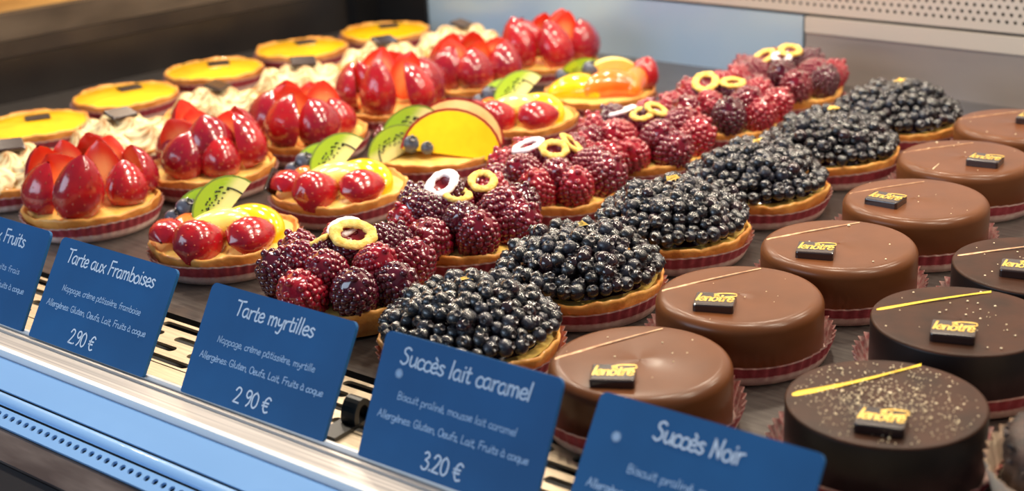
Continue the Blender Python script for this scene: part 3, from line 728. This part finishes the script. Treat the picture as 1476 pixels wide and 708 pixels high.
# ------------------------------------------------------------------ raspberry tarts
RAS = [(-0.4900, 0.4320), (-0.4930, 0.5210), (-0.5010, 0.6090), (-0.5000, 0.6970), (-0.4960, 0.7860), (-0.5020, 0.8760)]
RL = ['raspberry tart nearest the glass, its golden crust bare at the front right',
      'second raspberry tart from the front, left of the second blueberry tart',
      'third raspberry tart from the front, with a white dusted berry at its back left',
      'fourth raspberry tart from the front, bright red berries right of the peach topped tart',
      'fifth raspberry tart from the front, with two yellow rings on top',
      'raspberry tart farthest back, beside the bluish panel of the rear wall']
for i, (x, y) in enumerate(RAS):
    t = base_tart('raspberry_tart', x, y, face_rz(x, y), RL[i], 'tart', 'raspberry tarts in a row', FILL_FLAT, 1.0, i+1, cased=(i > 0))
    r0 = random.Random(200+i); w = [3, 3, 1] if i in (0, 1, 5) else [3, 1, 3]
    for j in range(8):
        a = 2*pi*j/8+0.2*i+r0.uniform(-.08, .08); rr = 0.0290+r0.uniform(-.001, .001)
        tip = Vector((cos(a)*r0.uniform(.3, .8), sin(a)*r0.uniform(.3, .8), r0.uniform(.55, 1)))
        b_ = r0.choices([0, 1, 2], w)[0]
        place(t, 'raspberry', RASP[b_], (rr*cos(a)*.95, rr*sin(a)*.95, 0.0160), tip, r0.uniform(0, 6), r0.uniform(1.3, 1.45))
    for j in range(5):
        a = 2*pi*j/5+0.5+0.3*i+r0.uniform(-.1, .1); rr = 0.0175
        tip = Vector((cos(a)*.8, sin(a)*.8, r0.uniform(.5, .9)))
        b_ = r0.choices([0, 1, 2], w)[0]
        place(t, 'raspberry', RASP[b_], (rr*cos(a)*.85, rr*sin(a)*.85, 0.0240), tip, r0.uniform(0, 6), r0.uniform(1.2, 1.35))
    # (x, y, z, size, lean to the right, lean to the front, colour)
    tops = [[(0.0000, 0.0130, 0.0385, 1.15, -.1, .15, 'w'), (0.0040, 0.0010, 0.0385, 1.38, .15, .50, 'y'), (-0.0150, 0.0040, 0.0345, 1.0, -.5, -.35, 'y')],
            [(-0.0110, 0.0060, 0.0390, 1.35, -.35, .35, 'w'), (-0.0030, -0.0030, 0.0350, 1.1, .1, .05, 'y'), (0.0110, 0.0080, 0.0385, 1.1, .1, .35, 'y')],
            [(-0.0150, 0.0040, 0.0375, 1.2, -.3, .10, 'w'), (0.0000, -0.0040, 0.0370, 1.05, .2, .55, 'y'), (0.0100, 0.0080, 0.0365, 1.05, .8, .1, 'y')],
            [(-0.0130, 0.0060, 0.0370, 1.25, -.3, -.15, 'w'), (-0.0010, -0.0020, 0.0370, 1.05, 0, .2, 'y'), (0.0080, 0.0030, 0.0385, 1.0, .5, .2, 'y')],
            [(-0.0130, 0.0000, 0.0385, 1.25, -.1, .45, 'y'), (0.0050, 0.0010, 0.0375, 1.15, .1, .10, 'y')],
            [(-0.0150, 0.0040, 0.0360, 1.15, -.3, .3, 'y'), (-0.0030, -0.0030, 0.0370, 1.0, 0, .2, 'w'), (0.0030, 0.0080, 0.0395, 1.2, .1, .2, 'y')]][i]
    for px, py, pz, sz, lx, ly, cc in tops:
        b = place(t, 'raspberry', RASP[r0.randrange(2)], (px, py, pz+0.0015), (-lx, ly, -1), r0.uniform(0, 6), (sz, sz, 0.95))
        link('sugared_rim', RIMW if cc == 'w' else RIMY, b, label='rim dipped in white sugar' if cc == 'w' else 'rim dipped in yellow crumbs')

# ------------------------------------------------------------------ strawberry tarts
STR = [(-0.7250, 0.4400), (-0.7200, 0.5270), (-0.7240, 0.6140), (-0.7290, 0.7010), (-0.7270, 0.7880), (-0.7180, 0.8700)]
SL = ['strawberry tart nearest the glass, with tall upright halves behind the Framboises card',
      'second strawberry tart from the front, heaped with red berries',
      'third strawberry tart from the front, with pale cut faces at the top',
      'fourth strawberry tart from the front, with a dark whole berry at its near side',
      'fifth strawberry tart from the front, one big dark berry over its golden rim',
      'strawberry tart farthest back, against the bluish rear wall']
for i, (x, y) in enumerate(STR):
    t = base_tart('strawberry_tart', x, y, face_rz(x, y), SL[i], 'tart', 'strawberry tarts in a row', FILL_FLAT, 0.98, i+2)
    r0 = random.Random(300+i)
    def stand(me, px, py, pz, up, out, spin, s_):
        zz = Vector(up).normalized(); o_ = Vector(out); yy = (-o_+zz*o_.dot(zz)).normalized(); xx = yy.cross(zz)
        M = Matrix((xx, yy, zz)).transposed() @ Matrix.Rotation(spin, 3, 'Z')
        link('strawberry', me, t, (px, py, pz), M.to_euler(), s_)
    n_out = 6
    for j in range(n_out):   # outer ring of halves, skins mostly outwards, each leaning its own way
        a = 2*pi*j/n_out+0.35*i+0.25+r0.uniform(-.15, .15); rr = 0.0280+r0.uniform(-.002, .001)
        back = sin(a) > 0.25
        lean = r0.uniform(-0.05, 0.35); side = r0.uniform(-.35, .35)
        up = (-cos(a)*lean-sin(a)*side, -sin(a)*lean+cos(a)*side, 1)
        me = STR_W[r0.randrange(2)] if r0.random() < 0.15 else STR_H[r0.randrange(3)]
        sp = r0.uniform(-.7, .7)
        stand(me, rr*cos(a), rr*sin(a), 0.0115, up, (cos(a), sin(a), 0), sp, r0.uniform(1.05, 1.25))
    for j in range(4):       # upper berries with their cut faces turned to the front
        a = 1.57*j+.8+i; front = r0.random() < 0.85
        up = (cos(a)*.3+r0.uniform(-.3, .3), .25+sin(a)*.2, 1); out = (r0.uniform(-.5, .5), 1, 0) if front else (cos(a), sin(a), 0)
        stand(STR_H[r0.randrange(3)], 0.0120*cos(a), 0.0120*sin(a), 0.0195, up, out, 0, r0.uniform(.9, 1.05))

# ------------------------------------------------------------------ mixed fruit tarts
FRU = [(-0.6030, 0.4450), (-0.6130, 0.5400), (-0.6190, 0.6290), (-0.6230, 0.7200), (-0.6190, 0.8080)]
FL = ['mixed fruit tart nearest the glass, two strawberry halves in front and kiwi behind',
      'second mixed fruit tart from the front, strawberry halves before a yellow peach slice',
      'mixed fruit tart with a big red edged nectarine slice, pale apple and two blueberries',
      'fourth mixed fruit tart from the front, with two red strawberry halves on a yellow slice',
      'mixed fruit tart farthest back, with orange and yellow slices']
def eul(*a): return tuple(radians(v) for v in a)
def fruit_A(t, i):
    v = 0.06*i
    # strawberry halves lying skin up: local z (tip) laid into the plane, skin (-y) up
    def lay(me, x, y, z, ang, tilt, s):
        d = Vector((cos(ang), sin(ang), 0.0)); skin = Vector((sin(ang)*0.25*0, -sin(tilt), cos(tilt)))
        skin = (skin-d*skin.dot(d)).normalized(); yy = -skin; xx = yy.cross(d)
        M = Matrix((xx, yy, d)).transposed(); p_ = Vector((x, y, z))-d*0.017*s
        link('strawberry', me, t, p_, M.to_euler(), s)
    lay(STR_H[0], -0.0130, -0.0235, 0.0200, radians(22)+v, 0.80, 0.95)
    lay(STR_H[2], 0.0130, -0.0235, 0.0200, radians(36)-v, 0.75, 0.88)
    link('peach_slice', BEAN_PEACH, t, (-0.0060, -0.0080, 0.0215), eul(28, -8, 18+3*i))
    link('mango_slice', BEAN_MANGO, t, (0.0185, -0.0040, 0.0200), eul(18, 14, -42))
    link('kiwi_slice', KIWI, t, (0.0030, 0.0090, 0.0250), eul(-60, -38, 30), 1.15)
    link('kiwi_slice', KIWI, t, (-0.0090, 0.0130, 0.0230), eul(-62, -14, 12), 1.0)
    link('apricot_slice', BEAN_APRICOT, t, (-0.0220, 0.0070, 0.0190), eul(10, -10, 60), 0.8)
    lay(STR_H[2], -0.0300, -0.0010, 0.0190, radians(70), 0.35, 0.80)
    for (bx, by, bz, s) in ((-0.0200, 0.0160, 0.0270, 0.0062), (-0.0270, 0.0130, 0.0230, 0.0056)):
        place(t, 'blueberry', BIGB, (bx, by, bz), (0.4, -0.3, 0.7), 0, s)
def fruit_B(t, i):
    link('nectarine_slice', WEDGE_NECT, t, (0.0110, -0.0250, 0.0170), eul(-66, 10, -6), (1.15, 1.3, 1.2))
    link('apple_slice', WEDGE_APPLE, t, (0.0170, 0.0000, 0.0210), eul(-42, 14, 4), (1.15, 1.1, 1.1))
    link('mango_slice', WEDGE_MANGO, t, (0.0000, 0.0200, 0.0200), eul(-10, -8, 20), 0.95)
    link('kiwi_slice', KIWI, t, (-0.0120, -0.0040, 0.0220), eul(-46, -44, 24), 1.3)
    link('kiwi_slice', KIWI, t, (-0.0220, -0.0170, 0.0170), eul(-45, -20, 24), 1.15)
    place(t, 'raspberry', RASP[0], (-0.0290, 0.0080, 0.0150), (-.3, 0, 1), 0, 0.95)
    place(t, 'raspberry', RASP[1], (-0.0220, 0.0190, 0.0150), (-.3, .3, 1), 0, 0.95)
    for (bx, by, bz, s) in ((-0.0140, -0.0180, 0.0240, 0.0060), (-0.0040, -0.0225, 0.0220, 0.0044)):
        place(t, 'blueberry', BIGB, (bx, by, bz), (0.2, -0.5, 0.7), 0, s)
def fruit_C(t, i):
    link('mango_slice', BEAN_MANGO, t, (-0.0160, -0.0120, 0.0190), eul(22, -6, -20), 1.1)
    link('apricot_slice', BEAN_APRICOT, t, (0.0080, -0.0160, 0.0220), eul(30, 0, 10), 1.25)
    link('peach_slice', WEDGE_PEACH, t, (0.0100, 0.0020, 0.0160), eul(-18, 0, 10), (1.0, .9, 1.0))
    link('kiwi_slice', KIWI, t, (-0.0120, 0.0130, 0.0180), eul(-22, -18, 10), 1.1)
    link('apricot_slice', BEAN_APRICOT, t, (0.0250, -0.0060, 0.0210), eul(10, -6, 70), 1.15)
    link('strawberry', STR_W[1], t, (0.0300, 0.0060, 0.0130), eul(5, 18, 0), 0.95)
    place(t, 'blueberry', BIGB, (-0.0060, 0.0010, 0.0300), (0.4, -0.3, 0.7), 0, 0.0066)
    place(t, 'blueberry', BIGB, (-0.0270, 0.0120, 0.0230), (0.4, -0.3, 0.7), 0, 0.0060)
for i, (x, y) in enumerate(FRU):
    t = base_tart('mixed_fruit_tart', x, y, face_rz(x, y), FL[i], 'tart', 'mixed fruit tarts in a row', FILL_FLAT, 1.0, i)
    (fruit_A, fruit_A, fruit_B, fruit_A, fruit_C)[i](t, i)
    if i == 1:
        mb = MB(); rbox(mb, 0.016, 0.009, 0.0016, 0.0004)
        link('chocolate_shard', mb.mesh('chocolate_shard', [tile_choc], False), t, (-0.0395, -0.0010, 0.0215), eul(70, -40, 60), label='thin dark chocolate shard at the left rim')

# ------------------------------------------------------------------ meringue tarts
def rosette(name, R, H, seed, lobes=8):
    mb = MB(); n = lobes*6; rows_ = 12; twist = 2.3; vs = []
    def rf(r, z, t, j): return r, z
    prof = []
    for j in range(rows_):
        k = j/(rows_-1); prof.append((R*(1-k)**0.55*(0.82+0.35*sin(pi*min(1, k*1.6))) if k < 1 else 0.0003, H*k**0.95))
    at = []
    for j, (r, z) in enumerate(prof):
        k = j/(rows_-1)
        for i in range(n):
            t = 2*pi*i/n; ridge = 0.5+0.5*cos(lobes*(t-twist*k+0.3*seed)); ridge = ridge**0.8
            rr = r*(0.74+0.32*ridge); zz = z+0.0012*ridge*(1-k)
            nz = noise.noise((cos(t)*2.2, sin(t)*2.2, k*3+seed))
            vs.append((rr*cos(t), rr*sin(t), zz)); at.append(max(0, min(1, (1-min(1, abs(ridge-0.45)/0.32))*0.85+0.45*k*ridge+0.8*nz*ridge-0.05+(0.35 if k > .85 else 0))))
    fs = [(j*n+i, j*n+(i+1) % n, (j+1)*n+(i+1) % n, (j+1)*n+i) for j in range(rows_-1) for i in range(n)]
    mb.add(vs, fs, 0, at); return mb.mesh(name, [meringue], True, True)
ROS = [rosette('meringue_swirl', 0.0170, 0.0160, s, 6+s % 2) for s in range(3)]
MER = [(-0.8200, 0.4420), (-0.8230, 0.5300), (-0.8270, 0.6170), (-0.8310, 0.7040), (-0.8290, 0.7910), (-0.8170, 0.8720)]
ML = ['meringue tart at the left edge of the view, nearest the glass', 'second meringue tart from the front, with a wide dark tile on its crown',
      'third meringue tart from the front, between the lemon and strawberry rows', 'fourth meringue tart from the front, creamy white with a round dark tile',
      'fifth meringue tart from the front, small toasted peaks', 'meringue tart farthest back, in front of the rear wall']
for i, (x, y) in enumerate(MER):
    t = base_tart('meringue_tart', x, y, face_rz(x, y), ML[i], 'tart', 'meringue tarts in a row', FILL_FLAT, 0.95, i+3)
    r0 = random.Random(400+i)
    for j in range(6):
        a = 2*pi*j/6+.2*i; place(t, 'meringue_swirl', ROS[j % 3], (0.0245*cos(a), 0.0245*sin(a), 0.0140), (cos(a)*.5, sin(a)*.5, 1), r0.uniform(0, 6), r0.uniform(.95, 1.1))
    for j in range(4):
        a = 2*pi*j/4+.6*i; place(t, 'meringue_swirl', ROS[j % 3], (0.0100*cos(a), 0.0100*sin(a), 0.0205), (cos(a)*.25, sin(a)*.25, 1), r0.uniform(0, 6), 0.92)
    place(t, 'meringue_swirl', ROS[0], (0, 0, 0.0220), (0, 0, 1), 1.0, .8)
    add_tile(t, 0.002, -0.004, 0.0355, 0.1+0.5*(i % 3), (0.30, 0.05), True, 1.2)

# ------------------------------------------------------------------ lemon tarts
LEM = [(-0.9220, 0.5220), (-0.9370, 0.6130), (-0.9450, 0.7070), (-0.9410, 0.8000), (-0.9260, 0.8880)]
LL = ['lemon tart at the left edge of the view, with a dark square tile', 'second lemon tart from the left, with a dark tile near its back',
      'middle lemon tart of the row along the dark side wall', 'fourth lemon tart from the left, thin yellow rim seen almost edge on', 'lemon tart farthest back, in the corner of the case']
for i, (x, y) in enumerate(LEM):
    t = base_tart('lemon_tart', x, y, face_rz(x, y), LL[i], 'tart', 'lemon tarts in a row', FILL_LEMON, 0.98, i, 'lemon_filling')
    add_tile(t, 0.004, 0.004+.002*(i % 2), 0.0172, 0.05+0.3*(i % 2), (0, 0), True, 1.05)

# ------------------------------------------------------------------ price cards
def card(x, y, w, h, yaw, tilt, label, texts, mark=None, hx=0.045):
    c = empty('price_card', (x, y, 0.0012), 0); c.rotation_euler = (0, 0, yaw); tag(c, label, 'price card', 'price cards along the front rail')
    fr = bpy.data.objects  # local frame of the tilted slate
    mb = MB(); rr = 0.0030; ring = []
    for (cx, cz, a0) in ((w-rr, h-rr, 0), (rr, h-rr, pi/2), (0.001, 0.001, pi), (w-0.001, 0.001, 1.5*pi)):
        q_ = rr if a0 < pi else 0.001
        for k in range(5):
            a = a0+pi/2*k/4; ring.append((cx+q_*cos(a), cz+q_*sin(a)))
    n = len(ring); th = 0.0016
    vs = [(a, 0, b) for a, b in ring]+[(a, th, b) for a, b in ring]
    mb.add(vs, [tuple(range(n-1, -1, -1))[::-1], tuple(range(2*n-1, n-1, -1))]+[(i, n+i, n+(i+1) % n, (i+1) % n) for i in range(n)])
    s = link('slate', mb.mesh('slate', [card_blue], False), c, rot=(-tilt, 0, 0))
    fm = lambda a, b: (a, -0.00018, b)
    for k, (nm, tx, u0, u1, v, cap, th_, m_) in enumerate(texts):
        link(nm, text_mesh(nm, tx, u0*w, (1-v)*h, (u1-u0)*w, cap*h, th_, m_, wob=0.25, frm=fm, seed=k, slant=0.05), s)
    if mark:
        mk = MB(); cx, cz = mark[0]*w, (1-mark[1])*h
        for k in range(6):
            a = pi*k/6; dx, dz = cos(a), sin(a); l = 0.0020; q = 0.00022
            mk.add([(cx-dx*l-dz*q, -0.00018, cz-dz*l+dx*q), (cx-dx*l+dz*q, -0.00018, cz-dz*l-dx*q), (cx+dx*l+dz*q, -0.00018, cz+dz*l-dx*q), (cx+dx*l-dz*q, -0.00018, cz+dz*l+dx*q)], [(0, 1, 2, 3)])
        link('star_mark', mk.mesh('star_mark', [ink_dim], False), s)
    # clip foot behind the slate
    mb = MB(); W0 = w-hx; mb.box(W0-0.006, W0+0.004, 0.004, 0.028, -0.0008, 0.0008)
    k = 12; vs = []
    for i in range(k+1):
        a = pi*i/k; vs += [(W0-0.004, 0.022-0.006*cos(a), 0.001+0.010*sin(a)), (W0+0.004, 0.022-0.006*cos(a), 0.001+0.010*sin(a)), (W0-0.004, 0.022-0.0036*cos(a), 0.001+0.0072*sin(a)), (W0+0.004, 0.022-0.0036*cos(a), 0.001+0.0072*sin(a))]
    mb.add(vs, [f for i in range(k) for f in ((4*i, 4*i+1, 4*i+5, 4*i+4), (4*i+2, 4*i+6, 4*i+7, 4*i+3), (4*i, 4*i+4, 4*i+6, 4*i+2), (4*i+1, 4*i+3, 4*i+7, 4*i+5))])
    link('holder', mb.mesh('holder', [holder_black], False), c, label='black looped card holder')
    return c
def lines(title, l2, price, t0=.13, t1=.86, p0=.36, p1=.56, l20=.15, l21=.83, tv=.225):
    out = [('title_text', title, t0, t1, tv, 0.132, 0.00078, ink)]
    if l2: out.append(('description_text', l2, l20, l21, .49, 0.06, 0.00036, ink_dim))
    out.append(('allergen_text', 'Allerg\u00e8nes: Gluten, Oeufs, Lait, Fruits \u00e0 coque', .06, .92, .66, 0.06, 0.00040, ink_dim))
    if price: out.append(('price_text', price, p0, p1, .93, 0.132, 0.00078, ink))
    return out
card(-0.6965, 0.3155, 0.088, 0.0515, 0.04, 0.53, 'leftmost price card, cut by the view, its title ending in Fruits', lines('Tarte aux Fruits', 'Cr\u00e8me p\u00e2tissi\u00e8re, fruits frais', '2,90 \u20ac', .20, .80))
card(-0.6008, 0.3183, 0.0887, 0.0515, 0.0424, 0.579, 'blue price card reading Tarte aux Framboises, 2.90 euros', lines('Tarte aux Framboises', 'Nappage, cr\u00e8me p\u00e2tissi\u00e8re, framboise', '2.90 \u20ac', .10, .86, .34, .56))
card(-0.4859, 0.3234, 0.0883, 0.0506, 0.0531, 0.5453, 'blue price card reading Tarte myrtilles, 2.90 euros', lines('Tarte myrtilles', 'Nappage, cr\u00e8me p\u00e2tissi\u00e8re, myrtille', '2 90 \u20ac', .21, .76, .37, .62), hx=0.001)
card(-0.3780, 0.3288, 0.0866, 0.0514, 0.0543, 0.4661, 'blue price card reading Succ\u00e8s lait caramel, 3.20 euros', lines('Succ\u00e8s lait caramel', 'Biscuit pralin\u00e9, mousse lait caramel', '3.20 \u20ac', .12, .86, .37, .60), (0.13, 0.30))
card(-0.2790, 0.3335, 0.0881, 0.0515, 0.0453, 0.60, 'darker blue price card reading Succ\u00e8s Noir, at the bottom edge', lines('Succ\u00e8s Noir', 'Biscuit pralin\u00e9, mousse noire', '3.20 \u20ac', .29, .69, l20=.22), (0.13, 0.28))
card(-0.1650, 0.3270, 0.0880, 0.0515, 0.045, 0.55, 'price card corner just showing below the nearest dark chocolate cake', lines('Succ\u00e8s', None, '3.20 \u20ac', .35, .65))
